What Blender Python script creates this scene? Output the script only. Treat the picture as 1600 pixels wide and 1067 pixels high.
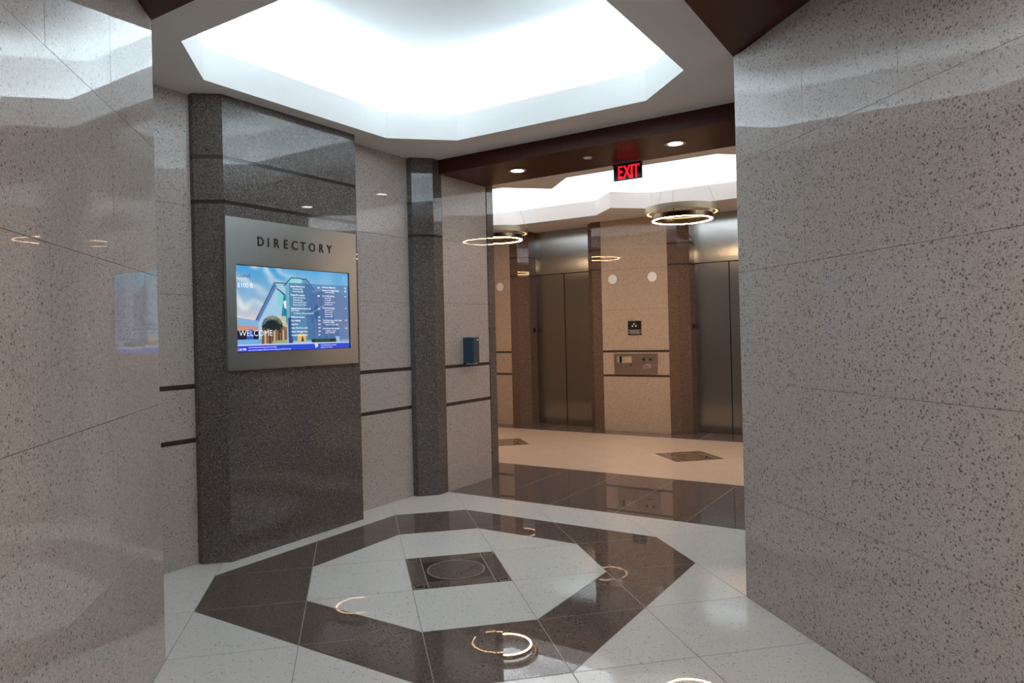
import bpy, bmesh, math, random
import numpy as np
from mathutils import Vector, Matrix
from mathutils.geometry import tessellate_polygon

random.seed(7)
U = 0.3048                      # the building is laid out in feet
S2 = math.sqrt(2)
for o in list(bpy.data.objects):
    bpy.data.objects.remove(o)
SC = bpy.context.scene
COL = SC.collection

# ------------------------------------------------------------------ camera
CX, CY, CZ = -2.0043, -14.9473, 4.9736
YAW, PITCH, ROLL, FPX = 0.2068, 0.0022, -0.0236, 1106.4
PPX, PPY = 800 - 14.58, 533.5 - 14.62
cam_d = bpy.data.cameras.new('camera')
cam = bpy.data.objects.new('camera', cam_d)
COL.objects.link(cam)
f = Vector((math.sin(YAW)*math.cos(PITCH), math.cos(YAW)*math.cos(PITCH), math.sin(PITCH)))
r = Vector((math.cos(YAW), -math.sin(YAW), 0)); u = r.cross(f)
r2 = math.cos(ROLL)*r + math.sin(ROLL)*u
u2 = -math.sin(ROLL)*r + math.cos(ROLL)*u
m = Matrix((r2, u2, -f)).transposed().to_4x4()
m.translation = Vector((CX, CY, CZ))*U
cam.matrix_world = m
cam_d.sensor_width = 36
cam_d.lens = FPX/1600*36
cam_d.shift_x = (800-PPX)/1600
cam_d.shift_y = (PPY-533.5)/1600
cam_d.clip_start = 0.05
SC.camera = cam

# ------------------------------------------------------------------ world, exposure
W = bpy.data.worlds.new('world'); SC.world = W; W.use_nodes = True
W.node_tree.nodes['Background'].inputs[0].default_value = (0.5, 0.55, 0.6, 1)
W.node_tree.nodes['Background'].inputs[1].default_value = 0.02
SC.view_settings.view_transform = 'Standard'
SC.view_settings.look = 'None'
SC.view_settings.gamma = 1
SC.view_settings.use_curve_mapping = False
SC.view_settings.exposure = 0.14

COVE = (0.80, 0.96, 1.03)        # cool LED coves of the entrance octagon
COVE2 = (0.93, 0.96, 0.98)       # slightly warmer coves of the elevator lobby
WARM = (1.0, 0.52, 0.24)
P_COVE, P_COVE2, P_SPOT, P_CORR, E_RING = 13.8, 21.0, 12.0, 20.0, 88.0


def ab(a, b, z=0.0):
    """plan frame turned 45 degrees: a runs into the elevator lobby, b along it"""
    return Vector(((a+b)/S2, (a-b)/S2, z))


def area(name, p, size, power, color, rot=(0, 0, 0), spread=math.pi):
    d = bpy.data.lights.new(name, 'AREA'); d.shape = 'RECTANGLE'
    d.size, d.size_y = size[0]*U, size[1]*U
    d.energy = power; d.color = color; d.spread = spread
    o = bpy.data.objects.new(name, d); COL.objects.link(o)
    o.location = Vector(p)*U; o.rotation_euler = rot
    return o


def strip(name, p, q, z, width, w_per_ft, color, toward=None, tilt=0.0):
    p, q = Vector(p[:2]), Vector(q[:2]); c = (p+q)/2; L = (q-p).length
    ang = math.atan2((q-p).y, (q-p).x)
    o = area(name, (c.x, c.y, z), (L*0.96, width), w_per_ft*L, color, (math.pi, 0, ang))
    if toward is not None:                                  # lean the strip towards the middle of the vault
        e = Vector((math.cos(ang), math.sin(ang), 0)); t = Vector(toward[:2])-c; t = Vector((t.x, t.y, 0)); t -= e*t.dot(e); t.normalize()
        d = Vector((0, 0, 1))*math.cos(tilt)+t*math.sin(tilt)
        zc = -d; xc = e; yc = zc.cross(xc)
        o.rotation_euler = Matrix((xc, yc, zc)).transposed().to_euler()
    return o


def octo(h, s, inset=0.0):
    return [(-h, -s), (-h, s), (-s, h), (s, h), (h, s), (h, -s), (s, -h), (-s, -h)]


V1 = octo(5.6, 1.25)
for i in range(8):
    strip('cove_strip', V1[i], V1[(i+1) % 8], 10.66, 0.3, P_COVE/5.4, COVE)
for a_ in (9.95, 19.3):
    strip('lobby_cove_strip', ab(a_, -12.6), ab(a_, 12.0), 10.9, 0.3, P_COVE2/10, COVE2, ab(14.6, 0), .75)
for b_ in (-12.75, 12.3):
    strip('lobby_cove_strip', ab(10, b_), ab(19.2, b_), 10.66, 0.3, P_COVE2/10, COVE2)
for b_, a_ in ((-4.05, 10.9), (-4.05, 18.3), (4.05, 10.9), (4.05, 18.3)):
    strip('lobby_cove_strip', ab(a_, b_-.8), ab(a_, b_+.8), 10.66, 0.3, P_COVE2/10, COVE2)
for x_, y_ in ((0, -12.5), (0, -17.5), (0, -22.5)):          # lamps of the corridor behind the camera
    area('corridor_lamp', (x_, y_, 9.97), (2.0, 2.0), P_CORR, (1.0, 0.93, 0.87))


def spot(p, power, color, size=2.2):
    d = bpy.data.lights.new('downlight_lamp', 'SPOT'); d.energy = power; d.color = color
    d.spot_size = size; d.spot_blend = 0.6; d.shadow_soft_size = 0.05
    o = bpy.data.objects.new('downlight_lamp', d); COL.objects.link(o); o.location = Vector(p)*U


# ------------------------------------------------------------------ materials
def new_mat(name):
    m_ = bpy.data.materials.new(name); m_.use_nodes = True
    nt = m_.node_tree; return m_, nt, nt.nodes['Principled BSDF']


def simple(name, col, rough=0.5, metal=0.0, spec=0.5, emit=None, es=0.0, aniso=0.0, tang=None):
    m_, nt, b = new_mat(name)
    b.inputs['Base Color'].default_value = (*col, 1)
    b.inputs['Roughness'].default_value = rough
    b.inputs['Metallic'].default_value = metal
    b.inputs['Specular IOR Level'].default_value = spec
    if emit:
        b.inputs['Emission Color'].default_value = (*emit, 1)
        b.inputs['Emission Strength'].default_value = es
    if aniso:
        b.inputs['Anisotropic'].default_value = aniso
        c = nt.nodes.new('ShaderNodeCombineXYZ')
        for k in range(3):
            c.inputs[k].default_value = tang[k]
        nt.links.new(c.outputs[0], b.inputs['Tangent'])
    return m_


def granite(name, base, base2, dark, dark_amt, light, light_amt, scale, rough=0.06, spec=0.5, patch=0.12, dark2=None):
    """polished granite / terrazzo: mottled ground with dark and light chips"""
    m_, nt, b = new_mat(name)
    N, L = nt.nodes, nt.links
    geo = N.new('ShaderNodeNewGeometry')

    def vor(sc, off, feature='F1'):
        mp = N.new('ShaderNodeVectorMath'); mp.operation = 'ADD'; mp.inputs[1].default_value = (off, off*.7, off*1.3)
        L.new(geo.outputs['Position'], mp.inputs[0])
        nz = N.new('ShaderNodeTexNoise'); nz.inputs['Scale'].default_value = sc*1.3; nz.inputs['Detail'].default_value = 1
        L.new(mp.outputs[0], nz.inputs['Vector'])
        sub = N.new('ShaderNodeVectorMath'); sub.operation = 'SCALE'; sub.inputs['Scale'].default_value = 0.9/sc
        L.new(nz.outputs['Color'], sub.inputs[0])
        ad = N.new('ShaderNodeVectorMath'); L.new(mp.outputs[0], ad.inputs[0]); L.new(sub.outputs[0], ad.inputs[1])
        v = N.new('ShaderNodeTexVoronoi'); v.inputs['Scale'].default_value = sc; v.feature = feature
        L.new(ad.outputs[0], v.inputs['Vector'])
        return v

    def chips(sc, off, amt, soft=0.08):
        # cells whose random value is below amt, and only near their centre
        v = vor(sc, off)
        sep = N.new('ShaderNodeSeparateColor'); L.new(v.outputs['Color'], sep.inputs[0])
        lt = N.new('ShaderNodeMapRange'); lt.inputs['From Min'].default_value = amt; lt.inputs['From Max'].default_value = amt*0.7
        lt.inputs['To Min'].default_value = 0; lt.inputs['To Max'].default_value = 1
        L.new(sep.outputs[0], lt.inputs['Value'])
        ds = N.new('ShaderNodeMapRange'); ds.inputs['From Min'].default_value = 0.52; ds.inputs['From Max'].default_value = 0.52-soft*2
        L.new(v.outputs['Distance'], ds.inputs['Value'])
        mu = N.new('ShaderNodeMath'); mu.operation = 'MULTIPLY'; L.new(lt.outputs[0], mu.inputs[0]); L.new(ds.outputs[0], mu.inputs[1])
        return mu.outputs[0]

    def mix(fac, c1, c2):
        x = N.new('ShaderNodeMix'); x.data_type = 'RGBA'
        if isinstance(fac, float): x.inputs[0].default_value = fac
        else: L.new(fac, x.inputs[0])
        for k, c in ((6, c1), (7, c2)):
            if isinstance(c, tuple): x.inputs[k].default_value = (*c, 1)
            else: L.new(c, x.inputs[k])
        return x.outputs[2]
    n1 = N.new('ShaderNodeTexNoise'); n1.inputs['Scale'].default_value = scale*0.9; n1.inputs['Detail'].default_value = 3
    L.new(geo.outputs['Position'], n1.inputs['Vector'])
    rr = N.new('ShaderNodeMapRange'); rr.inputs['From Min'].default_value = 0.36; rr.inputs['From Max'].default_value = 0.64
    L.new(n1.outputs['Fac'], rr.inputs['Value'])
    c = mix(rr.outputs[0], base, base2)
    n2 = N.new('ShaderNodeTexNoise'); n2.inputs['Scale'].default_value = 1.1; n2.inputs['Detail'].default_value = 2
    L.new(geo.outputs['Position'], n2.inputs['Vector'])
    p = N.new('ShaderNodeMath'); p.operation = 'MULTIPLY'; p.inputs[1].default_value = patch; L.new(n2.outputs['Fac'], p.inputs[0])
    c = mix(p.outputs[0], c, dark)
    c = mix(chips(scale*1.5, 5.0, light_amt), c, light)
    c = mix(chips(scale*1.25, 0.0, dark_amt), c, dark)
    c = mix(chips(scale*0.7, 11.0, dark_amt*0.45), c, dark2 or dark)
    L.new(c, b.inputs['Base Color'])
    b.inputs['Roughness'].default_value = rough
    b.inputs['Specular IOR Level'].default_value = spec
    return m_


GL = granite('light_granite', (.585, .525, .49), (.485, .43, .40), (.27, .24, .225), 0.24, (.74, .69, .66), 0.2, 130, rough=.016, patch=.10, dark2=(.21, .175, .16), spec=.25)
GLB = granite('warm_tinted_granite', (.56, .43, .32), (.46, .345, .255), (.26, .18, .13), 0.24, (.68, .55, .43), 0.2, 130, rough=.03, patch=.10, dark2=(.22, .14, .10), spec=.3)  # lobby wall stone; golden tone partly its own, partly warm light in the colour
GD = granite('dark_granite', (.175, .155, .145), (.095, .082, .076), (.035, .03, .028), 0.30, (.50, .45, .42), 0.17, 130, rough=.016, patch=.1, spec=.5)
GDB = granite('warm_tinted_dark_granite', (.20, .128, .09), (.11, .068, .05), (.045, .03, .024), 0.30, (.42, .31, .24), 0.14, 130, rough=.016, patch=.1, spec=.5)  # lobby pier stone, browned; part of the warm light sits in the colour
GDF = granite('brown_granite_tile', (.175, .135, .12), (.105, .08, .07), (.05, .04, .036), 0.22, (.33, .27, .245), 0.12, 130, rough=.012, patch=.1, spec=.65)
GW = granite('white_terrazzo', (.80, .785, .75), (.75, .735, .70), (.50, .48, .45), 0.10, (.80, .79, .77), 0.2, 100, rough=.012, patch=.06, spec=.6)
GWB = granite('warm_tinted_terrazzo', (.72, .56, .43), (.67, .515, .39), (.52, .39, .29), 0.08, (.78, .64, .51), 0.2, 100, rough=.012, patch=.06, spec=.5)  # lobby floor; beige tint holds part of the warm light there
GDM = granite('tan_granite', (.26, .18, .12), (.19, .125, .08), (.10, .065, .04), 0.2, (.40, .30, .2), 0.1, 130, rough=.02, patch=.06, spec=.4)
LINEB = simple('bronze_line', (.30, .20, .13), .4)
BAND = simple('dark_band_stone', (.05, .042, .038), .08)
GROUT = simple('grout', (.33, .30, .275), .7)
CAULK = simple('wall_caulk', (.45, .41, .385), .6)
PLASTER = simple('painted_plaster', (.84, .83, .82), .7, spec=.2)
VAULT = simple('cove_white', (.90, .91, .92), .9, spec=.1)
T45 = (1/S2, -1/S2, 0)


def brushed(name, col, rough, aniso, tang):
    m_ = simple(name, col, rough, 1.0, aniso=aniso, tang=tang)
    nt = m_.node_tree; N, L = nt.nodes, nt.links; b = N['Principled BSDF']
    tc = N.new('ShaderNodeNewGeometry'); mp = N.new('ShaderNodeMapping')
    mp.inputs['Rotation'].default_value = (0, 0, math.radians(45))
    mp.inputs['Scale'].default_value = (1.5, 1.5, 320)
    L.new(tc.outputs['Position'], mp.inputs[0])
    nz = N.new('ShaderNodeTexNoise'); nz.inputs['Scale'].default_value = 1.0; nz.inputs['Detail'].default_value = 2
    L.new(mp.outputs[0], nz.inputs['Vector'])
    mr = N.new('ShaderNodeMapRange'); mr.inputs['To Min'].default_value = rough*.95; mr.inputs['To Max'].default_value = rough*1.06
    L.new(nz.outputs['Fac'], mr.inputs['Value']); L.new(mr.outputs[0], b.inputs['Roughness'])
    return m_


STEEL = brushed('brushed_steel', (.37, .38, .36), .30, .85, (0, 0, 1))
STEELD = brushed('brushed_steel_door', (.31, .315, .31), .25, .85, T45)
STEELT = brushed('brushed_steel_transom', (.42, .45, .45), .22, .88, T45)
PLATE = simple('steel_plate', (.42, .37, .32), .35, 1.0)
BRASS = simple('champagne_brass', (.30, .26, .19), .38, 1.0)
BRONZE = simple('polished_bronze', (.16, .11, .07), .12, 1.0)
BLACK = simple('black_plastic', (.012, .011, .011), .3)
BLACKT = simple('black_lettering', (.012, .012, .013), .4)
WHITEP = simple('white_plastic', (.85, .84, .82), .45)
WHITET = simple('white_print', (.8, .8, .78), .5)
BLUE = simple('blue_plastic', (.028, .075, .125), .28)
BLUE2 = simple('blue_grey_plastic', (.06, .085, .10), .3)
LAMP = simple('lamp_lens', (1, 1, 1), .4, emit=(1, .98, .95), es=14)
RINGL = simple('warm_light_strip', (1, .9, .8), .4, emit=(1.0, .62, .33), es=E_RING)
RINGL2 = simple('warm_glow_strip', (1, .8, .6), .4, emit=(1.0, .60, .28), es=1.6)
REDL = simple('red_lit_letter', (.8, .02, .04), .4, emit=(1.0, .012, .03), es=.9)
EXITB = simple('exit_plate', (.035, .008, .012), .15)
GAP = simple('dark_gap', (.01, .01, .01), .8)
SOFTW = simple('screen_white', (.8, .8, .85), .5, emit=(.88, .92, 1), es=.75)
SNAVY = simple('screen_navy', (.02, .03, .1), .5, emit=(.05, .06, .22), es=.9)
WIRE = simple('wire', (.35, .33, .30), .4, .8)


def wood():
    m_, nt, b = new_mat('dark_wood_veneer')
    N, L = nt.nodes, nt.links
    g = N.new('ShaderNodeNewGeometry'); mp = N.new('ShaderNodeMapping')
    mp.inputs['Rotation'].default_value = (0, 0, math.radians(45)); mp.inputs['Scale'].default_value = (9, .8, 9)
    L.new(g.outputs['Position'], mp.inputs[0])
    nz = N.new('ShaderNodeTexNoise'); nz.inputs['Scale'].default_value = 4; nz.inputs['Detail'].default_value = 4
    L.new(mp.outputs[0], nz.inputs['Vector'])
    cr = N.new('ShaderNodeValToRGB')
    cr.color_ramp.elements[0].color = (.042, .012, .008, 1); cr.color_ramp.elements[1].color = (.075, .021, .013, 1)
    L.new(nz.outputs['Fac'], cr.inputs[0]); L.new(cr.outputs[0], b.inputs['Base Color'])
    b.inputs['Roughness'].default_value = .38; b.inputs['Specular IOR Level'].default_value = .2
    return m_


WOOD = wood()


# ------------------------------------------------------------------ mesh helpers (feet in, metres out)
class MB:
    def __init__(s): s.v = []; s.f = []

    def add(s, vs, fs):
        n = len(s.v); s.v += [Vector(p) for p in vs]; s.f += [tuple(i+n for i in q) for q in fs]; return s

    def prism(s, poly, z0, z1):
        n = len(poly); p2 = [(p[0], p[1]) for p in poly]
        ar = sum(p2[i][0]*p2[(i+1) % n][1]-p2[(i+1) % n][0]*p2[i][1] for i in range(n))
        if ar < 0: p2 = p2[::-1]
        vs = [(x, y, z0) for x, y in p2]+[(x, y, z1) for x, y in p2]
        fs = [tuple(range(n))[::-1], tuple(range(n, 2*n))]+[(i, (i+1) % n, n+(i+1) % n, n+i) for i in range(n)]
        return s.add(vs, fs)

    def box(s, x0, x1, y0, y1, z0, z1):
        return s.prism([(x0, y0), (x1, y0), (x1, y1), (x0, y1)], z0, z1)

    def ring(s, r0, r1, z0, z1, n=64, c=(0, 0)):
        vs = []; fs = []
        for i in range(n):
            t = 2*math.pi*i/n; cs, sn = math.cos(t), math.sin(t)
            for rr, z in ((r0, z0), (r1, z0), (r1, z1), (r0, z1)): vs.append((c[0]+rr*cs, c[1]+rr*sn, z))
        for i in range(n):
            j = (i+1) % n
            for k in range(4):
                l = (k+1) % 4; fs.append((4*i+k, 4*j+k, 4*j+l, 4*i+l))
        return s.add(vs, fs)

    def cyl(s, c, r, z0, z1, n=32):
        return s.prism([(c[0]+r*math.cos(2*math.pi*i/n), c[1]+r*math.sin(2*math.pi*i/n)) for i in range(n)], z0, z1)

    def tube(s, p, q, r, n=6):
        p, q = Vector(p), Vector(q); d = (q-p).normalized(); x = d.orthogonal().normalized(); y = d.cross(x)
        vs = [c+(x*math.cos(2*math.pi*i/n)+y*math.sin(2*math.pi*i/n))*r for c in (p, q) for i in range(n)]
        return s.add(vs, [(i, (i+1) % n, n+(i+1) % n, n+i) for i in range(n)]+[tuple(range(n))[::-1], tuple(range(n, 2*n))])

    def xf(s, M):
        s.v = [M @ p for p in s.v]; return s

    def build(s, name, mat, parent=None, smooth=False, bevel=0.0):
        me = bpy.data.meshes.new(name)
        me.from_pydata([p*U for p in s.v], [], s.f); me.update()
        me.materials.append(mat)
        if smooth:
            for p in me.polygons: p.use_smooth = True
        o = bpy.data.objects.new(name, me); COL.objects.link(o)
        if parent: o.parent = parent
        if bevel:
            b = o.modifiers.new('bevel', 'BEVEL'); b.width = bevel*U; b.segments = 2; b.limit_method = 'ANGLE'
        if smooth:
            try: me.set_sharp_from_angle(angle=math.radians(35))
            except Exception: pass
        return o


def empty(name, loc=(0, 0, 0), rz=0.0, parent=None):
    o = bpy.data.objects.new(name, None); COL.objects.link(o); o.location = Vector(loc)*U; o.rotation_euler = (0, 0, rz)
    o.empty_display_size = .1
    if parent: o.parent = parent
    return o


def thing(name, label, cat, loc, rz=0.0, group=None):
    o = empty(name, loc, rz); o['label'] = label; o['category'] = cat
    if group: o['group'] = group
    return o


def struct(o): o['kind'] = 'structure'; return o


def holed(outer, holes, z, up=False):
    """flat sheet with holes"""
    loops = [[Vector((*p[:2], 0)) for p in outer]]+[[Vector((*p[:2], 0)) for p in h] for h in holes]
    flat = [p for l in loops for p in l]; tris = tessellate_polygon(loops)
    mb = MB(); fs = []
    for t in tris:
        a, b, c = [flat[i] for i in t]
        cr = (b-a).cross(c-a).z
        fs.append(tuple(t) if (cr > 0) == up else tuple(t)[::-1])
    return mb.add([(p.x, p.y, z) for p in flat], fs)


def clip(poly, n, d):
    """keep n.p <= d"""
    out = []
    for i in range(len(poly)):
        p, q = poly[i], poly[(i+1) % len(poly)]
        dp, dq = n[0]*p[0]+n[1]*p[1]-d, n[0]*q[0]+n[1]*q[1]-d
        if dp <= 0: out.append(p)
        if dp*dq < 0:
            t = dp/(dp-dq); out.append((p[0]+t*(q[0]-p[0]), p[1]+t*(q[1]-p[1])))
    return out


def parea(p): return abs(sum(p[i][0]*p[(i+1) % len(p)][1]-p[(i+1) % len(p)][0]*p[i][1] for i in range(len(p))))/2 if len(p) > 2 else 0


def inset(poly, d):
    n = len(poly)
    if sum(poly[i][0]*poly[(i+1) % n][1]-poly[(i+1) % n][0]*poly[i][1] for i in range(n)) < 0: poly = poly[::-1]
    P = [p for i, p in enumerate(poly) if (Vector(p)-Vector(poly[i-1])).length > 1e-3]
    n = len(P); out = P
    for i in range(n):
        a, b = Vector(P[i]), Vector(P[(i+1) % n]); e = (b-a).normalized(); nn = (e.y, -e.x)
        out = clip(out, nn, nn[0]*a.x+nn[1]*a.y-d)
    return out


# ------------------------------------------------------------------ floor
floor = struct(MB().prism([(-12, -30), (12, -30), (24, 6), (26, 14), (8, 31), (-2, 28), (-12, 6)], -.35, -.003).build('floor', GROUT))
JOINT = 0.0085


def tile(poly, mat, top=0.0, j=JOINT, bot=-.02):
    p = inset(poly, j)
    if parea(p) < 0.02: return
    n = len(p); c = Vector((sum(q[0] for q in p)/n, sum(q[1] for q in p)/n, 0))
    mb = MB().prism([(q[0]-c.x, q[1]-c.y) for q in p], bot, top)
    o = mb.build('tile', mat, floor); o.location = c*U
    return o


def n45(s): return (1/S2, s/S2)


for i in range(-7, 8):
    for j in range(-15, 8):
        cx, cy = 2*i, 2*j
        if cy < -8 and abs(cx) > 5: continue
        if (cx-cy)/S2 < -6.6 or (cx+cy)/S2 < -7.5 and abs(cx) > 5 or (cx-cy)/S2 > 7.2 and abs(cx) > 5: continue
        cell = [(cx-1, cy-1), (cx+1, cy-1), (cx+1, cy+1), (cx-1, cy+1)]
        cell = clip(cell, n45(1), 5.83)
        if parea(cell) < .02: continue
        if cx == 0 and cy == 0: continue
        ax, ay = abs(cx), abs(cy)
        if ax <= 4 and ay <= 4 and (ax, ay) != (4, 4):
            sg = (1 if cx > 0 else -1, 1 if cy > 0 else -1)
            if (ax, ay) == (2, 2):
                tile(clip(cell, sg, 4), GW); tile(clip(cell, (-sg[0], -sg[1]), -4), GDF)
            elif ax+ay == 6:
                tile(clip(cell, sg, 6), GDF); tile(clip(cell, (-sg[0], -sg[1]), -6), GW)
            elif ax == 4 or ay == 4: tile(cell, GDF)
            else: tile(cell, GW)
        else: tile(cell, GW)


def abq(a0, a1, b0, b1): return [tuple(ab(a0, b0)[:2]), tuple(ab(a1, b0)[:2]), tuple(ab(a1, b1)[:2]), tuple(ab(a0, b1)[:2])]


for k in range(-7, 7):
    b0, b1 = 2*k-1, 2*k+1
    if abs(2*k) <= 4: tile(abq(5.83, 10.8, b0, b1), GDF)
    else: tile(abq(8.6, 10.8, b0, b1), GDF)
    tile(abq(19.45, 21.9, b0, b1), GDF)
ox, oy = 10.73, 10.78
for i in range(-10, 7):
    for j in range(-8, 9):
        cx, cy = ox+2*i, oy+2*j
        cell = [(cx-1, cy-1), (cx+1, cy-1), (cx+1, cy+1), (cx-1, cy+1)]
        for n_, d_ in ((n45(1), 19.45), ((-1/S2, -1/S2), -10.8), (n45(-1), 13), ((-1/S2, 1/S2), 15)):
            cell = clip(cell, n_, d_)
            if len(cell) < 3: break
        if len(cell) < 3 or parea(cell) < .02 or (i == 0 and j == 0): continue
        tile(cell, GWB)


def medallion(cx, cy, top, st=None, ln=None):
    st = st or GDF; ln = ln or GROUT
    e = empty('medallion', (cx, cy, 0), parent=floor)

    def pc(name, mb, mat): return mb.build(name, mat, e)
    t0 = top+.001
    mb = MB().box(-.993, .993, -.993, .993, -.05, top)
    pc('base_slab', mb, st)
    pc('dark_square', MB().prism([(-.66, -.62), (.66, -.62), (.66, .62), (-.66, .62)], top-.01, top+.002), BAND)
    pc('disc', MB().cyl((0, 0), .60, top-.01, top+.004, 48), st)
    pc('brass_ring', MB().ring(.592, .612, top-.01, top+.006, 64), ln)
    for s in (-1, 1):
        pc('divider_line', MB().box(s*.68-.008, s*.68+.008, -.99, .99, top-.01, top+.004), ln)
        for t in (-1, 1):
            sq = MB()
            sq.box(s*.86-.105, s*.86+.105, t*.88-.07, t*.88+.07, top-.01, top+.004)
            pc('corner_frame', sq, ln)
            pc('corner_block', MB().box(s*.86-.09, s*.86+.09, t*.88-.055, t*.88+.055, top-.01, top+.006), BAND)
            pc('small_block', MB().box(s*.73-.02, s*.73+.02, t*.9-.05, t*.9+.05, top-.01, top+.006), BAND)
    return e


medallion(0, 0, 0)
medallion(ox, oy, 0, GDM, LINEB)
c_ = ab(15.1, -8.65)
medallion(c_.x, c_.y, .004, GDM, LINEB)


# ------------------------------------------------------------------ walls
def slab(name, parent, p, q, z0, z1, mat, t=.06, j=.006, wob=.0, j2=None):
    """facing slab from plan point p to q; its face lies ON the line p-q, the room is to the left of p->q"""
    p, q = Vector(p[:2]), Vector(q[:2]); d = (q-p); L = d.length; d = d/L; n = Vector((-d.y, d.x))
    jj = j if j2 is None else j2
    pts = []
    for s, z in ((jj, z0+j), (L-jj, z0+j), (L-jj, z1-j), (jj, z1-j)):
        w = random.uniform(-wob, wob)
        pts.append((p+d*s+n*w, z))
    vs = [(v.x, v.y, z) for v, z in pts]+[(v.x-n.x*t, v.y-n.y*t, z) for v, z in pts]
    c = Vector(((p.x+q.x)/2, (p.y+q.y)/2, z0))
    mb = MB().add([Vector(v)-c for v in vs], [(0, 1, 2, 3), (7, 6, 5, 4), (0, 4, 5, 1), (1, 5, 6, 2), (2, 6, 7, 3), (3, 7, 4, 0)])
    o = mb.build(name, mat, parent); o.location = c*U
    return o


BARS = ((2.71, 2.81), (3.91, 4.01))
BANDS = ((8.04, 8.12), (9.04, 9.12))


def core(name, poly, z0, z1, mat=GAP): return struct(MB().prism([p[:2] for p in poly], z0, z1).build(name, mat))


# corridor walls, two-foot granite panels in five courses
wl = core('wall_left', [(-5.05, -3.0), (-5.05, -29), (-6, -29), (-6, -4.0)], 0, 10.0, CAULK)
for i in range(13):
    for k in range(5):
        y0 = -3-2*i
        slab('panel', wl, (-5, y0), (-5, y0-2), 2*k, 2*k+2, GL, wob=.0025, j=.003)
wr = core('wall_right', [(5.05, -3.0), (5.05, -29), (6, -29), (6, -4.0)], 0, 10.0, CAULK)
for i in range(13):
    for k in range(5):
        y0 = -3-2*i
        slab('panel', wr, (5, y0-2), (5, y0), 2*k, 2*k+2, GL, wob=.0025, j=.003)
core('wall_back', [(-6, -29), (6, -29), (6, -29.5), (-6, -29.5)], 0, 10, GL)


def light_rows(wall, p, q, top, cols=1, mat=GL):
    rows = [(0, BARS[0][0]), (BARS[0][1], BARS[1][0]), (BARS[1][1], 6.0), (6.0, 8.0), (8.0, top)]
    p, q = Vector(p[:2]), Vector(q[:2])
    for c in range(cols):
        a0, a1 = p.lerp(q, c/cols), p.lerp(q, (c+1)/cols)
        for z0, z1 in rows: slab('panel', wall, a0, a1, z0, z1, mat, wob=.003, j=.003)
    for z0, z1 in BARS:
        d = (q-p).normalized(); n = Vector((-d.y, d.x))
        slab('inlay_strip', wall, p-n*.012, q-n*.012, z0, z1, BAND, t=.04, j=0)


def dark_faces(wall, pts, top, bands=BANDS, mat=GD):
    rows = [(0, bands[0][0]), (bands[0][1], bands[1][0]), (bands[1][1], top)]
    for p, q in zip(pts[:-1], pts[1:]):
        p, q = Vector(p[:2]), Vector(q[:2])
        for z0, z1 in rows: slab('panel', wall, p, q, z0, z1, mat, j=.002, j2=.0)
        d = (q-p).normalized(); n = Vector((-d.y, d.x))
        for z0, z1 in bands: slab('inlay_strip', wall, p-n*.01, q-n*.01, z0, z1, BAND, t=.04, j=0)


B0 = -5.3
# directory wall (north-west side of the octagon room)
wnw = core('wall_northwest', [ab(-5.7, B0-.07), ab(5.75, B0-.07), ab(5.75, B0-.9), ab(-5.7, B0-.9)], 0, 10.5)


def room_left(p, q, toward):
    d = Vector(q[:2])-Vector(p[:2]); n = Vector((-d.y, d.x)); return n.dot(Vector(toward[:2])-Vector(p[:2])) > 0


def orient(p, q, toward, away=False): return (p, q) if room_left(p, q, toward) != away else (q, p)


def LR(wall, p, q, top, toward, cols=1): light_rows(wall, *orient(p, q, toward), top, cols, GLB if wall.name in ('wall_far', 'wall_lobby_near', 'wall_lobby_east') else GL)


def DF(wall, pts, top, toward, mat=GD, away=False):
    for p, q in zip(pts[:-1], pts[1:]):
        dark_faces(wall, list(orient(p, q, toward, away)), top, mat=mat)


MID = ab(0, 0)
LOB = ab(15, -4)
LR(wnw, ab(-5.66, B0), ab(-2.5, B0), 10.5, MID, 2)
LR(wnw, ab(2.5, B0), ab(4.88, B0), 10.5, MID)
pil = empty('pilaster', parent=wnw)
MB().prism([p[:2] for p in (ab(-2.45, B0), ab(-2.02, -4.77), ab(2.02, -4.77), ab(2.45, B0))], 0, 10.48).build('backing', GAP, pil)
pts = [ab(-2.5, B0), ab(-2.5, -5.17), ab(-2.08, -4.7), ab(2.06, -4.7), ab(2.5, -5.17), ab(2.5, B0)]
DF(pil, pts, 10.5, ab(0, -5.28), away=True)
pil2 = empty('pilaster', parent=wnw)
MB().prism([p[:2] for p in (ab(4.95, B0), ab(4.95, -5.1), ab(5.4, -4.74), ab(5.76, -4.74), ab(5.76, B0))], 0, 10.48).build('backing', GAP, pil2)
DF(pil2, [ab(4.88, B0), ab(4.88, -5.11), ab(5.37, -4.66), ab(5.8, -4.66)], 10.5, ab(0, 0))

# passage side under the wood header
wps = core('wall_north', [ab(5.76, -4.73), ab(8.62, -4.73), ab(8.62, -6), ab(5.76, -6)], 0, 10.05)
LR(wps, ab(5.8, -4.66), ab(8.28, -4.66), 10.08, MID)
slab('jamb_panel', wps, *orient(ab(8.30, -4.64), ab(8.69, -4.64), MID), 0, 10.5, GD, j=.002)
slab('jamb_panel', wps, *orient(ab(8.69, -4.64), ab(8.69, -5.3), LOB), 0, 10.5, GD, j=.002)
wlw = core('wall_lobby_near', [ab(8.6, -5.3), ab(8.6, -15.2), ab(7.6, -15.2), ab(7.6, -5.3)], 0, 10.5)
LR(wlw, ab(8.69, -5.3), ab(8.69, -15), 10.5, LOB, 4)
wps2 = core('wall_east', [ab(5.85, 4.75), ab(8.62, 4.75), ab(8.62, 6), ab(5.85, 6)], 0, 10.05)
LR(wps2, ab(5.8, 4.66), ab(8.3, 4.66), 10.08, MID)
slab('jamb_panel', wps2, *orient(ab(8.30, 4.64), ab(8.69, 4.64), MID), 0, 10.5, GD, j=.002)
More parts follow.
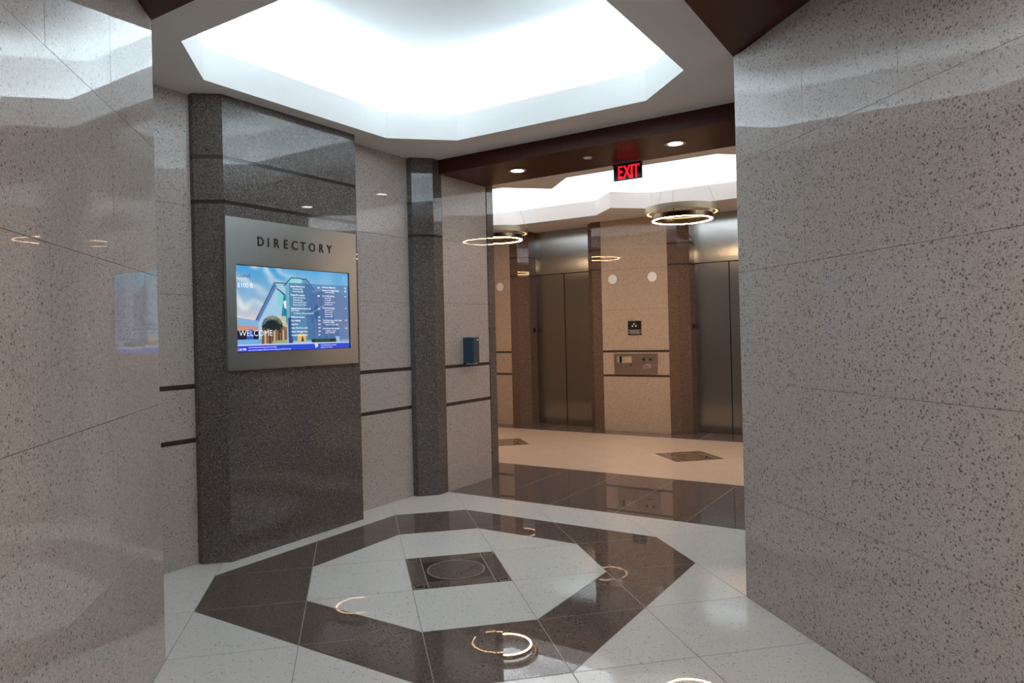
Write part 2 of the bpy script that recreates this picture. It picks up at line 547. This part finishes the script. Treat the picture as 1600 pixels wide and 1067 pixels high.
wln = core('wall_lobby_east', [ab(8.6, 4.66), ab(8.6, 13.2), ab(7.6, 13.2), ab(7.6, 4.66)], 0, 10.5)
LR(wln, ab(8.69, 4.66), ab(8.69, 13), 10.5, LOB, 4)
wse = core('wall_southeast', [ab(1.5, 5.75), ab(5.8, 5.75), ab(5.8, 6.3), ab(2.2, 6.3)], 0, 10.5)
LR(wse, ab(1.45, 5.66), ab(4.88, 5.66), 10.5, MID, 2)
DF(wse, [ab(4.88, 5.66), ab(4.88, 5.11), ab(5.37, 4.66), ab(5.8, 4.66)], 10.5, MID)
wsw = core('wall_southwest', [ab(-5.75, -1.5), ab(-5.75, -5.5), ab(-6.3, -5.5), ab(-6.3, -2.2)], 0, 10.5)
LR(wsw, ab(-5.66, -1.45), ab(-5.66, -5.3), 10.5, MID, 2)

# elevator wall: light bays, dark piers with chamfered corners
AF = 20.62
wfar = core('wall_far', [ab(AF+.1, -15.2), ab(AF+.1, -11.2), ab(21.95, -11.2), ab(21.95, -15.2)], 0, 10.5)
MB().prism([p[:2] for p in (ab(AF+.1, -6.6), ab(AF+.1, -2.2), ab(21.95, -2.2), ab(21.95, -6.6))], 0, 10.48).build('backing', GAP, wfar)
MB().prism([p[:2] for p in (ab(AF+.1, 2.1), ab(AF+.1, 13.2), ab(21.95, 13.2), ab(21.95, 2.1))], 0, 10.48).build('backing', GAP, wfar)
MB().prism([p[:2] for p in (ab(21.95, -15), ab(21.95, 13.2), ab(22.2, 13.2), ab(22.2, -15))], 0, 10.5).build('backing', GAP, wfar)
LR(wfar, ab(AF, -15), ab(AF, -11.58), 10.5, LOB)
LR(wfar, ab(AF, -6.14), ab(AF, -2.68), 10.5, LOB)
LR(wfar, ab(AF, 2.55), ab(AF, 6.1), 10.5, LOB)
LR(wfar, ab(AF, 6.1), ab(AF, 13), 10.5, LOB, 2)


def pier(b0, s):
    """dark pier from b0 running in direction s towards a door recess"""
    e = empty('pier', parent=wfar)
    P = [ab(AF-.02, b0), ab(AF-.02, b0+s*.5), ab(AF+.46, b0+s*.93), ab(21.8, b0+s*.95)]
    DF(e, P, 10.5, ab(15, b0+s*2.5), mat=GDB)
    return e


pier(-11.58, 1); pier(-6.14, -1); pier(-2.68, 1); pier(2.55, -1)
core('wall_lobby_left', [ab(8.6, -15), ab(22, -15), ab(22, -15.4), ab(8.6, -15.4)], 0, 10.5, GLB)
core('wall_lobby_right', [ab(8.6, 13), ab(22, 13), ab(22, 13.4), ab(8.6, 13.4)], 0, 10.5, GL)


# ------------------------------------------------------------------ ceilings
def fascia(mb, loop, z0, z1, thick=.12):
    n = len(loop)
    for i in range(n):
        p, q = loop[i], loop[(i+1) % n]
        mb.add([(p[0], p[1], z0), (q[0], q[1], z0), (q[0], q[1], z1), (p[0], p[1], z1)], [(0, 1, 2, 3)])


def offset_out(loop, c, k): return [(c[0]+(p[0]-c[0])*k, c[1]+(p[1]-c[1])*k) for p in loop]


O1 = octo(5.0, 1.0)
V1 = octo(6.0, 1.2)
sq = [ab(-5.75, -5.4)[:2], ab(5.72, -5.4)[:2], ab(5.72, 5.72)[:2], ab(-5.75, 5.72)[:2]]
mb = holed([tuple(p) for p in sq], [O1], 10.5)
fascia(mb, O1, 10.5, 11.23)
Oo = offset_out(O1, (0, 0), 1.03)
fascia(mb, Oo, 10.56, 11.23)
for i in range(8):
    p, q, p2, q2 = O1[i], O1[(i+1) % 8], Oo[i], Oo[(i+1) % 8]
    mb.add([(*p, 11.23), (*q, 11.23), (*q2, 11.23), (*p2, 11.23)], [(0, 1, 2, 3)])
ceil = struct(mb.build('ceiling', PLASTER))
mb = MB(); fascia(mb, V1, 10.55, 12.6)
mb.add([(*p, 12.6) for p in V1], [tuple(range(8))])
m2 = holed(V1, [Oo], 10.56, up=True); mb.add(m2.v, m2.f)
mb.build('cove_vault', VAULT, ceil)

# elevator lobby: chain of three octagonal openings
AC, H, SS = 14.62, 4.08, 2.68
NOT = 4.08-1.35
chain = []
for bc in (-8.1, 0.0, 8.1):
    if bc == -8.1: chain += [(AC-SS, bc-H)]
    chain += [(AC-H, bc-SS), (AC-H, bc+SS)]
    chain += [(AC-SS, bc+H if bc == 8.1 else bc+4.05)]
for bc in (8.1, 0.0, -8.1):
    if bc == 8.1: chain += [(AC+SS, bc+H)]
    chain += [(AC+H, bc+SS), (AC+H, bc-SS)]
    chain += [(AC+SS, bc-H if bc == -8.1 else bc-4.05)]
CH = [tuple(ab(a, b)[:2]) for a, b in chain]
rect = [tuple(ab(a, b)[:2]) for a, b in ((8.15, -15.3), (8.15, 13.3), (22.1, 13.3), (22.1, -15.3))]
mb = holed(rect, [CH], 10.5)
fascia(mb, CH, 10.5, 11.23)
CHo = [tuple(ab(AC+(a-AC)*1.03, b*1.0 + (0.0))[:2]) for a, b in chain]
clob = struct(mb.build('ceiling_lobby', PLASTER))
mb = MB()
vr = [tuple(ab(a, b)[:2]) for a, b in ((9.5, -13.2), (9.5, 12.8), (19.75, 12.8), (19.75, -13.2))]
fascia(mb, vr, 10.55, 12.8); mb.add([(*p, 12.8) for p in vr], [(0, 1, 2, 3)])
mb.build('cove_vault', VAULT, clob)

# dark wood soffits
hdr = MB().prism([p[:2] for p in (ab(5.68, -4.66), ab(8.16, -4.66), ab(8.16, 4.66), ab(5.68, 4.66))], 10.06, 10.6).build('trim_1', WOOD)
struct(hdr)
V = [(-5.0, -2.98), (0, -8.0), (5.0, -2.98), (5.0, -29), (-5.0, -29)]
struct(MB().prism([(-5, -2.98), (0, -8), (0, -29), (-5, -29)], 10.02, 10.6).prism([(0, -8), (5, -2.98), (5, -29), (0, -29)], 10.02, 10.6).build('trim_2', WOOD))


# ------------------------------------------------------------------ text helper
def text_mesh(body, height, spacing=1.0, align='CENTER', bold=0.0, extrude=0.0, sx=1.0):
    cu = bpy.data.curves.new('t', 'FONT'); cu.body = body; cu.align_x = align; cu.align_y = 'CENTER'
    cu.size = 1.0; cu.space_character = spacing; cu.offset = bold; cu.extrude = 0; cu.resolution_u = 3
    o = bpy.data.objects.new('t', cu); COL.objects.link(o)
    bpy.context.view_layer.update()
    dg = bpy.context.evaluated_depsgraph_get()
    me = bpy.data.meshes.new_from_object(o.evaluated_get(dg))
    vs = [v.co.copy() for v in me.vertices]; fs = [tuple(p.vertices) for p in me.polygons]
    bpy.data.objects.remove(o); bpy.data.curves.remove(cu); bpy.data.meshes.remove(me)
    k = height/0.70
    mb = MB().add([(v.x*k*sx, v.y*k, 0) for v in vs], fs)
    if extrude:
        n = len(mb.v); top = list(mb.f)
        edges = {}
        for q in top:
            for i in range(len(q)):
                e = (q[i], q[(i+1) % len(q)]); edges[e] = 1
        bd = [e for e in edges if (e[1], e[0]) not in edges]
        mb.v += [Vector((v.x, v.y, -extrude)) for v in mb.v[:n]]
        mb.f += [(b, a, a+n, b+n) for a, b in bd]
    return mb


RX90 = Matrix.Rotation(math.pi/2, 4, 'X')      # text upright: x right, z up, faces -y


def place_text(parent, name, body, x, z, y, height, mat, **k):
    mb = text_mesh(body, height, **k).xf(Matrix.Translation((x, y, z)) @ RX90)
    return mb.build(name, mat, parent)


# local frame of things on walls: local x to the right as seen from the room, local -y out of the wall, z up
# wall facing +b (north-west wall): right = +a ; wall facing -a (far wall): right = +b
RZ_B = math.atan2(ab(1, 0).y, ab(1, 0).x)       # local x -> +a ; local -y -> +b
RZ_A = math.atan2(ab(0, 1).y, ab(0, 1).x)       # local x -> +b ; local -y -> -a

# ------------------------------------------------------------------ directory board
db = thing('directory_board', 'large brushed steel board lettered DIRECTORY with a lit screen on the dark stone pier', 'directory board', ab(-.11, -4.69, 4.28), RZ_B)
X0, X1, ZT = -2.02, 2.015, 3.475
sx0, sx1, sz0, sz1 = -1.77, 1.745, .405, 2.405
mb = MB()
T = .09
for x0, x1, z0, z1 in ((X0, sx0, 0, ZT), (sx1, X1, 0, ZT), (sx0, sx1, 0, sz0), (sx0, sx1, sz1, ZT)):
    mb.box(x0, x1, -T, -.0, z0, z1)
mb.build('faceplate', STEEL, db)
MB().box(sx0-.0, sx1+.0, -.045, -.01, sz0, sz1).build('screen_bezel', BLACK, db)
AL = (-1.195, -.975, -.742, -.464, -.188, .076, .367, .664, .94)
for ch, a_ in zip('DIRECTORY', AL):
    place_text(db, 'letter', ch, a_+.11, 7.25-4.28, -T-.012, .213, BLACKT, bold=.012, extrude=.01, sx=.88)

# screen picture painted per facet
NU, NV = 288, 162
uu, vv = np.meshgrid((np.arange(NU)+.5)/NU, (np.arange(NV)+.5)/NV)   # v down
img = np.zeros((NV, NU, 3))


def rgb(*c): return np.array(c, float)


def lin(c): c = np.asarray(c, float)/255; return np.where(c <= .04045, c/12.92, ((c+.055)/1.055)**2.4)


def fill(mask, c, al=1.0):
    global img
    al = np.asarray(al); c = np.asarray(c, float)
    if al.ndim == 0: al = np.full(uu.shape, float(al))
    w = (mask*al)[..., None]; img = img*(1-w)+c*w


def poly(pts_):
    m_ = np.zeros(uu.shape, bool); n = len(pts_)
    for i in range(n):
        (x0, y0), (x1, y1) = pts_[i], pts_[(i+1) % n]
        if y0 == y1: continue
        cnd = ((y0 > vv) != (y1 > vv)) & (uu < (x1-x0)*(vv-y0)/(y1-y0)+x0); m_ ^= cnd
    return m_


def line(x0, y0, x1, y1, w):
    d = np.hypot(x1-x0, (y1-y0)*.56); t = np.clip(((uu-x0)*(x1-x0)+(vv-y0)*(y1-y0)*.3136)/(d*d), 0, 1)
    return np.hypot(uu-x0-t*(x1-x0), (vv-y0-t*(y1-y0))*.56) < w


rng = np.random.RandomState(3)


def vnoise(fx, fy, seed):
    rs = np.random.RandomState(seed); g = rs.rand(int(fy)+2, int(fx)+2)
    x = uu*fx; y = vv*fy; xi = x.astype(int); yi = y.astype(int); xf = x-xi; yf = y-yi
    xf = xf*xf*(3-2*xf); yf = yf*yf*(3-2*yf)
    return (g[yi, xi]*(1-xf)+g[yi, xi+1]*xf)*(1-yf)+(g[yi+1, xi]*(1-xf)+g[yi+1, xi+1]*xf)*yf


sky = rgb(70, 160, 220)[None, None]*(1-np.clip(vv*1.5, 0, 1))[..., None]+rgb(205, 205, 215)[None, None]*np.clip(vv*1.5, 0, 1)[..., None]
img = sky.copy()
st = np.clip(np.sin((vv*1.7-uu*1.25)*17+7*vnoise(5, 4, 1)+2.5*vnoise(14, 12, 5))*.5+.5, 0, 1)**1.5*(.35+.9*vnoise(7, 6, 8))
fill(uu < .5, rgb(232, 236, 236), np.clip(st*.95*(1-uu*1.2), 0, .9))
fill(uu > .4, rgb(150, 205, 235), .7*vnoise(9, 7, 2))
fill(vv > .45, rgb(228, 210, 200), np.clip((vv-.45)*2.2, 0, .6)*(uu < .3))
# left wing and tower
fill(poly([(.31, .18), (.14, .66), (.16, .92), (.46, .92), (.46, .18)]), rgb(165, 205, 232))
fill(poly([(.31, .18), (.14, .66), (.17, .66), (.33, .22)]), rgb(90, 130, 180))
fill(line(.31, .18, .14, .66, .003), rgb(40, 60, 95)); fill(line(.31, .18, .42, .18, .004), rgb(30, 70, 85))
fill(poly([(.34, .27), (.42, .35), (.42, .68), (.36, .62), (.38, .40)]), rgb(35, 130, 165))
fill(poly([(.345, .27), (.385, .33), (.37, .5), (.33, .42)]), rgb(130, 215, 220))
fill(poly([(.38, .40), (.42, .38), (.42, .50), (.39, .48)]), rgb(235, 240, 240))
fill(line(.33, .25, .44, .36, .004), rgb(40, 80, 110))
fill(poly([(.40, .20), (.46, .10), (.59, .105), (.66, .24), (.70, .90), (.42, .90)]), rgb(110, 180, 205))
fill(poly([(.42, .17), (.46, .11), (.585, .115), (.62, .17)]), rgb(150, 222, 225))
for l_ in ((.39, .21, .455, .105), (.455, .105, .59, .11), (.59, .11, .66, .24)): fill(line(*l_, .0035), rgb(20, 55, 80))
for k in range(5): fill(line(.44+.035*k, .12, .44+.04*k, .88, .0012), rgb(60, 120, 155), .8)
for k in range(9): fill(line(.43, .22+.07*k, .65, .24+.07*k, .0012), rgb(60, 110, 150), .6)
fill(poly([(.62, .30), (.78, .22), (.92, .92), (.66, .92)]), rgb(95, 125, 175))
fill(poly([(.62, .50), (.70, .42), (.72, .58), (.63, .66)]), rgb(30, 95, 140))
for k in range(5): fill(line(.64+.05*k, .3, .68+.06*k, .9, .004), rgb(150, 165, 205), .8)
fill(poly([(.78, .22), (1, .30), (1, .92), (.92, .92)]), rgb(120, 135, 170), .6)
# lower left canopy, cars, palm, court
fill(poly([(0, .60), (.17, .64), (.17, .71), (0, .69)]), rgb(135, 180, 222))
fill(poly([(0, .69), (.17, .71), (.17, .76), (0, .75)]), rgb(205, 150, 130))
fill(poly([(0, .75), (.17, .76), (.17, .86), (0, .87)]), rgb(25, 25, 55))
fill(poly([(.09, .74), (.12, .74), (.13, .87), (.07, .87)]), rgb(40, 90, 190))
fill(poly([(0, .86), (.19, .86), (.19, .93), (0, .94)]), rgb(115, 178, 225))
fill(poly([(.20, .70), (.41, .66), (.41, .92), (.19, .92)]), rgb(150, 115, 90))
for k in range(11):
    c = [(60, 35, 30), (215, 190, 140), (120, 70, 110), (30, 25, 25)][k % 4]
    fill(line(.205+.019*k, .76, .205+.019*k, .91, .0045), rgb(*c))
fill(poly([(.21, .60), (.40, .58), (.41, .72), (.30, .66)]), rgb(225, 215, 175), .8)
for k in range(26):
    t = math.radians(150+10*k); fill(line(.285, .70, .285+.085*math.cos(t), .70+.13*math.sin(t)*.9, .004), rgb(22, 40, 45))
fill((np.hypot(uu-.285, (vv-.70)*.56) < .035), rgb(15, 30, 38))
fill(poly([(.28, .885), (.41, .87), (.41, .91), (.28, .92)]), rgb(150, 180, 130))
fill(poly([(.42, .60), (.45, .60), (.46, .92), (.42, .92)]), rgb(40, 70, 130))
for k in range(6): fill(line(.455+.03*k, .30, .47+.028*k, .80, .0022), rgb(170, 205, 225), .35)
fill(poly([(.55, .12), (.59, .11), (.645, .24), (.66, .88), (.60, .88)]), rgb(60, 120, 165), .6)
fill(line(.62, .55, .80, .40, .006), rgb(175, 190, 215), .8)
# directory overlay
fill(poly([(.435, .165), (1.0, .165), (1.0, .885), (.435, .885)]), rgb(62, 92, 150), .46)
fill(poly([(.50, .80), (.575, .80), (.575, .895), (.50, .895)]), rgb(225, 190, 110))
fill(poly([(.53, .895), (.545, .82), (.56, .895)]), rgb(90, 45, 30))
fill(poly([(.63, .87), (.87, .87), (.87, .92), (.63, .92)]), rgb(20, 50, 50))
fill(poly([(.66, .875), (.80, .875), (.80, .90), (.66, .90)]), rgb(50, 110, 60), .6)
fill(poly([(.86, .84), (.90, .84), (.91, .93), (.87, .93)]), rgb(150, 200, 225))
fill(vv > .915, rgb(190, 205, 240)); fill(vv > .93, rgb(45, 75, 215)); fill((vv > .93) & (uu < .3), rgb(55, 55, 225), .6)
fill(poly([(.655, .935), (.68, .92), (.69, .965), (.665, .985)]), rgb(225, 225, 240))

me = bpy.data.meshes.new('screen_picture')
gx = (sx0+.012+(sx1-sx0-.03)*np.arange(NU+1)/NU)*U; gz = (sz1-.012-(sz1-sz0-.024)*np.arange(NV+1)/NV)*U
XX, ZZ = np.meshgrid(gx, gz)
co = np.stack([XX, np.full_like(XX, -.05*U), ZZ], -1).reshape(-1, 3)
idx = np.arange((NU+1)*(NV+1)).reshape(NV+1, NU+1)
fc = np.stack([idx[1:, :-1], idx[1:, 1:], idx[:-1, 1:], idx[:-1, :-1]], -1).reshape(-1, 4)
me.vertices.add(len(co)); me.vertices.foreach_set('co', co.ravel())
me.loops.add(fc.size); me.loops.foreach_set('vertex_index', fc.ravel())
me.polygons.add(len(fc)); me.polygons.foreach_set('loop_start', np.arange(0, fc.size, 4)); me.polygons.foreach_set('loop_total', np.full(len(fc), 4))
me.update()
ca = me.color_attributes.new('picture', 'FLOAT_COLOR', 'CORNER')
cl = np.ones((NV, NU, 4)); cl[..., :3] = lin(np.clip(img, 0, 255))
ca.data.foreach_set('color', np.repeat(cl.reshape(-1, 4), 4, axis=0).ravel())
m_, nt, b_ = new_mat('screen_picture')
at = nt.nodes.new('ShaderNodeAttribute'); at.attribute_name = 'picture'
b_.inputs['Base Color'].default_value = (.01, .01, .012, 1); b_.inputs['Roughness'].default_value = .25
nt.links.new(at.outputs['Color'], b_.inputs['Emission Color']); b_.inputs['Emission Strength'].default_value = .84
me.materials.append(m_)
scr = bpy.data.objects.new('screen', me); COL.objects.link(scr); scr.parent = db


def st_(name, body, u_, v_, h, mat=SOFTW, align='LEFT', **k):
    x = sx0+(sx1-sx0)*u_; z = sz1-(sz1-sz0)*v_
    return place_text(scr, name, body, x, z, -.053, h, mat, align=align, **k)


st_('caption', 'Gosnell', .01, .125, .085, SNAVY, bold=.01)
st_('caption', '8100 B', .015, .235, .105, bold=-.01)
st_('caption', 'WELCOME', .02, .785, .135, sx=1.0, bold=-.012)
st_('clock', '1:36 PM', .005, .967, .05, bold=.008)
for k in range(3): st_('caption', '_____', .945, .05+.022*k, .02, bold=.01, sx=.7)
LFT = [(.215, 'Beuret Waldorf Ltd FL', 1, '350'), (.245, 'Rene Beuret, MD', 0, ''), (.275, 'David Ladnier, MD', 0, ''), (.32, 'Double Wire Institute', 1, '560'),
       (.352, 'Robert Annunzio, Ph.J.', 0, ''), (.38, 'Richard Ray, Jan J.', 0, ''), (.41, 'Kevin Craig, RD Limited', 0, ''), (.44, 'Dennis Long, R.N. Dean', 0, ''),
       (.485, 'Beaulieu Medical Aesthetics and', 1, '210'), (.51, 'Laser Center', 1, ''), (.545, 'Chris Madden, CPS & Aesthetics NA', 0, ''), (.59, 'McNulty Investments', 1, '300'),
       (.635, 'Ernst Holdings', 1, '310'), (.68, 'Code One', 1, '520'), (.725, 'Union Title & Escrow LLC', 1, '400'), (.77, 'United 1 Mortgage Corp.', 1, '150'), (.815, 'Foundation Partners, LLC', 1, '201')]
RGT = [(.205, 'Advanced of Maine LLC', 1, '500'), (.245, 'Academy of the Male & Salon', 1, '504'), (.27, 'Chantal Garcia, Mgr', 0, ''), (.315, 'Arora Endocrinology', 1, '501'),
       (.342, 'Katty Tandon', 0, ''), (.37, 'J.V. Rao, MD', 0, ''), (.398, 'Harold Simmons, CP', 0, ''), (.426, 'Sorted Hanson', 0, ''),
       (.47, 'Arora Rheumatology', 1, '50'), (.497, 'Sabeel Khan, PD', 0, ''), (.524, 'Paulo Cruz, PD', 0, ''), (.552, 'Pascal Cruz PD', 0, ''), (.58, 'Jared Cruz, MD', 0, ''),
       (.63, 'The Chronic Home, Pain, Cancer', 1, '110'), (.655, 'of Northern Virginia', 1, ''), (.685, 'Vincent Cooperation, M.D.', 0, ''), (.735, 'Simon Dawes Home Surgery', 1, '120'), (.765, 'C. Matthew Clark, PD', 0, ''), (.79, 'Judith A. Ward, PD', 0, '')]
for cols, u0, un in ((LFT, .445, .70), (RGT, .735, .965)):
    for v_, s_, bd, num in cols:
        st_('listing', s_, u0+(0 if bd else .022), v_, .037 if bd else .032, bold=.014 if bd else .002, sx=.92)
        if num: st_('suite_number', num, un, v_, .037, bold=.014, align='CENTER')
st_('caption', 'Announcements and upcoming events in the building', .09, .948, .026, bold=.006)
st_('caption', 'please see the management office for all further directions and information today', .09, .978, .026, bold=.006)
st_('caption', 'Today 8100 building hours weather', .71, .948, .026, bold=.006)
st_('caption', 'visitors are asked to sign in', .71, .975, .026, bold=.006)

# ------------------------------------------------------------------ exit sign
ex = thing('exit_sign', 'red lit EXIT sign hanging from the dark wood header', 'sign', ab(8.0, .74, 9.52), RZ_A)
MB().box(-.46, .46, -.025, .025, 0, .44).build('plate', EXITB, ex, bevel=.012)
MB().box(-.46, .46, -.06, .06, .44, .50).build('mounting_bar', BLACK, ex)
for ch, x_, w_ in (('E', -.24, .9), ('X', -.02, .92), ('I', .135, 1.2), ('T', .275, .95)):
    place_text(ex, 'letter', ch, x_, .235, -.028, .41, REDL, bold=.03, sx=w_*.62)

# ------------------------------------------------------------------ downlights and ceiling cap in the wood header
for b0, lab in ((-2.45, 'round recessed downlight in the wood header, left of the exit sign'), (2.63, 'round recessed downlight in the wood header, right of the exit sign')):
    d = thing('downlight', lab, 'downlight', ab(6.84, b0, 10.06), RZ_A, 'downlights in the wood header')
    MB().ring(.20, .285, -.018, .0, 48).build('trim_ring', simple('satin_trim', (.55, .5, .47), .35, .8) if b0 < 0 else bpy.data.materials['satin_trim'], d, True)
    MB().cyl((0, 0), .20, -.01, -.002, 40).build('lens', LAMP, d)
    spot(ab(6.84, b0, 10.0), P_SPOT, (1, .93, .85))
sp = MB().cyl((0, 0), .125, -.03, 0, 32).build('sprinkler_cap', WHITEP, smooth=True)
sp.location = ab(6.72, .04, 10.06)*U
sp['label'] = 'small round beige sprinkler cover plate flat on the wood header'; sp['category'] = 'sprinkler cap'


# ------------------------------------------------------------------ ring chandeliers
def chandelier(a, b, label):
    c = thing('chandelier', label, 'chandelier', ab(a, b, 9.25), 0, 'ring chandeliers of the elevator lobby')
    MB().ring(1.03, 1.16, .012, .21, 96).build('inner_ring', BRONZE, c, True)
    MB().ring(1.075, 1.15, .0, .012, 96).build('light_strip', RINGL, c)
    MB().ring(1.36, 1.42, .27, .50, 96).build('outer_ring', BRASS, c, True)
    MB().ring(1.28, 1.36, .285, .30, 96).build('glow_strip', RINGL2, c)
    MB().ring(1.20, 1.37, .30, .33, 96).build('ring_web', BRASS, c, True)
    for k in range(3):
        t = math.radians(90+120*k+20); p = Vector((math.cos(t), math.sin(t), 0))
        MB().tube(p*1.12+Vector((0, 0, .15)), p*1.38+Vector((0, 0, .40)), .018, 8).build('bracket', BRONZE, c)
        MB().tube(p*1.39+Vector((0, 0, .48)), p*.35+Vector((0, 0, 12.75-9.25)), .006).build('wire', WIRE, c)
    MB().cyl((0, 0), .4, 12.73-9.25, 12.8-9.25, 32).build('canopy', BRASS, c)
    return c


chandelier(15.15, -.05, 'lit ring chandelier hung right of the exit sign in front of the steel elevator door')
chandelier(15.15, -8.75, 'lit ring chandelier hung left, half hidden behind the pink stone passage wall')
chandelier(15.15, 8.75, 'added ring chandelier at the far right end, unseen behind the right wall, to light that side')  # added out of view, continuing the row, to supply light from the right


# ------------------------------------------------------------------ elevator doors
def elevator(n, b0, b1, bm):
    e = struct(empty('door_%d' % n, ab(21.8, (b0+b1)/2, 0), RZ_A))
    w = (b1-b0)/2+.1; c = bm-(b0+b1)/2
    for x0, x1 in ((-w, c-.024), (c+.024, w)):
        MB().box(x0, x1, -.03, .03, .02, 8.12).build('door_leaf', STEELD, e)
    MB().box(-w, w, .055, .06, 0, 8.2).build('gap', GAP, e)
    MB().box(-w, w, -.03, .05, 8.16, 10.48).build('transom_panel', STEELT, e)
    MB().box(-w, w, -.12, .05, -.045, .012).build('sill', STEELD, e)
    return e


elevator(1, -10.62, -7.2, -8.86)
elevator(2, -1.75, 1.62, -.09)

# floor-position indicators on the dark returns
for b_, lab in ((-10.60, 'small black floor indicator on the left side of the left elevator door'), (-1.73, 'small black floor indicator beside the left edge of the right elevator door')):
    t = thing('indicator', lab, 'indicator', ab(21.45, b_, 5.0), RZ_B, 'black indicators beside the elevators')
    MB().box(-.10, .10, -.06, .02, 0, .24).build('housing', BLACK, t, bevel=.01)
    MB().box(-.06, .06, -.066, -.055, .06, .18).build('display', simple('smoked_lens', (.03, .02, .02), .1) if b_ < -5 else bpy.data.materials['smoked_lens'], t)

# round white discs high on the light bays
for b_, lab in ((-5.50, 'round white wall disc, left of the pair above the call panels'), (-3.43, 'round white wall disc, right of the pair above the call panels'), (-12.22, 'round white wall disc on the leftmost beige bay left of the elevator doors')):
    t = thing('hall_lantern', lab, 'wall light', ab(AF, b_, 7.31), RZ_A, 'round discs high on the elevator wall')
    M = Matrix.Translation((0, 0, .24)) @ Matrix.Rotation(math.pi/2, 4, 'X')
    MB().cyl((0, 0), .235, 0, .05, 40).xf(M).build('disc', WHITEP, t, True)
    MB().ring(.235, .255, 0, .035, 40).xf(M).build('rim', PLATE, t, True)

# black sign with three dots
t = thing('evacuation_sign', 'small black square sign with three white dots above the call panels', 'sign', ab(AF, -4.41, 4.76), RZ_A)
MB().box(-.345, .345, -.03, 0, 0, .69).build('plate', BLACK, t)
for x, z in ((-.02, .54), (-.10, .44), (.08, .44)):
    MB().cyl((0, 0), .038, 0, .01, 20).xf(Matrix.Translation((x, -.03, z)) @ Matrix.Rotation(math.pi/2, 4, 'X')).build('dot', WHITET, t)
MB().box(-.335, .335, -.034, -.03, .225, .24).build('rule', WHITET, t)
place_text(t, 'lettering', 'IN CASE OF FIRE', 0, .17, -.034, .045, WHITET, bold=.01)
place_text(t, 'lettering', 'ELEVATORS ARE OUT OF SERVICE', 0, .115, -.034, .04, WHITET, bold=.006, sx=.85)
place_text(t, 'lettering', 'USE EXIT STAIRS', 0, .06, -.034, .045, WHITET, bold=.01)

# call panels
t = thing('fire_service_panel', 'steel wall panel with a recessed window, left of the two panels between the elevators', 'wall panel', ab(AF, -4.95, 2.87), RZ_A)
mb = MB()
for x0, x1, z0, z1 in ((-.56, -.42, 0, .98), (.36, .56, 0, .98), (-.42, .36, 0, .53), (-.42, .36, .86, .98)): mb.box(x0, x1, -.05, 0, z0, z1)
mb.build('faceplate', PLATE, t)
MB().box(-.42, .36, -.005, .0, .53, .86).build('recess', simple('recess_beige', (.55, .42, .28), .5), t)
MB().box(-.30, -.17, -.03, -.004, .54, .85).build('handset', BLACK, t)
MB().box(-.41, -.30, -.035, -.004, .54, .85).build('cradle', simple('grey_plastic', (.35, .37, .38), .4), t)
MB().cyl((0, 0), .04, 0, .012, 16).xf(Matrix.Translation((.31, -.05, .42)) @ Matrix.Rotation(math.pi/2, 4, 'X')).build('keyhole', BLACK, t)
t = thing('call_panel', 'steel call button panel with a pink label, right of the two panels between the elevators', 'wall panel', ab(AF, -3.80, 2.87), RZ_A)
MB().box(-.53, .53, -.05, 0, 0, .98).build('faceplate', PLATE, t)
for x in (-.17, .17):
    MB().ring(.045, .07, 0, .015, 20).xf(Matrix.Translation((x, -.05, .70)) @ Matrix.Rotation(math.pi/2, 4, 'X')).build('button', BRONZE, t)
MB().add([(-.23, -.052, .66), (-.11, -.052, .66), (-.17, -.052, .74)], [(0, 1, 2)]).build('arrow', BLACK, t)
MB().add([(.11, -.052, .66), (.23, -.052, .66), (.17, -.052, .74)], [(0, 1, 2)]).build('arrow', BLACK, t)
MB().box(-.18, .18, -.056, -.05, .27, .43).build('label', simple('pink_label', (.55, .42, .48), .5), t)
MB().box(-.15, .15, -.058, -.056, .30, .40).build('label_print', simple('mauve_print', (.18, .12, .2), .5), t)

# dispenser on the passage wall
t = thing('dispenser', 'slim dark blue box fixed to the light stone wall of the passage', 'dispenser', ab(6.93, -4.66, 3.98), RZ_B)
MB().box(-.17, .17, -.40, 0, .07, .90).build('body', BLUE, t, bevel=.015)
MB().box(-.165, .165, -.415, -.395, .075, .895).build('front_cover', BLUE2, t, bevel=.008)
MB().box(-.12, .14, -.36, -.05, .015, .075).build('tray', simple('pale_grey_plastic', (.32, .38, .42), .4), t)
MB().box(-.16, -.12, -.06, 0, 0, .08).build('bracket', BLACK, t)
MB().box(.02, .12, -.42, -.414, .79, .83).build('badge', WHITET, t)
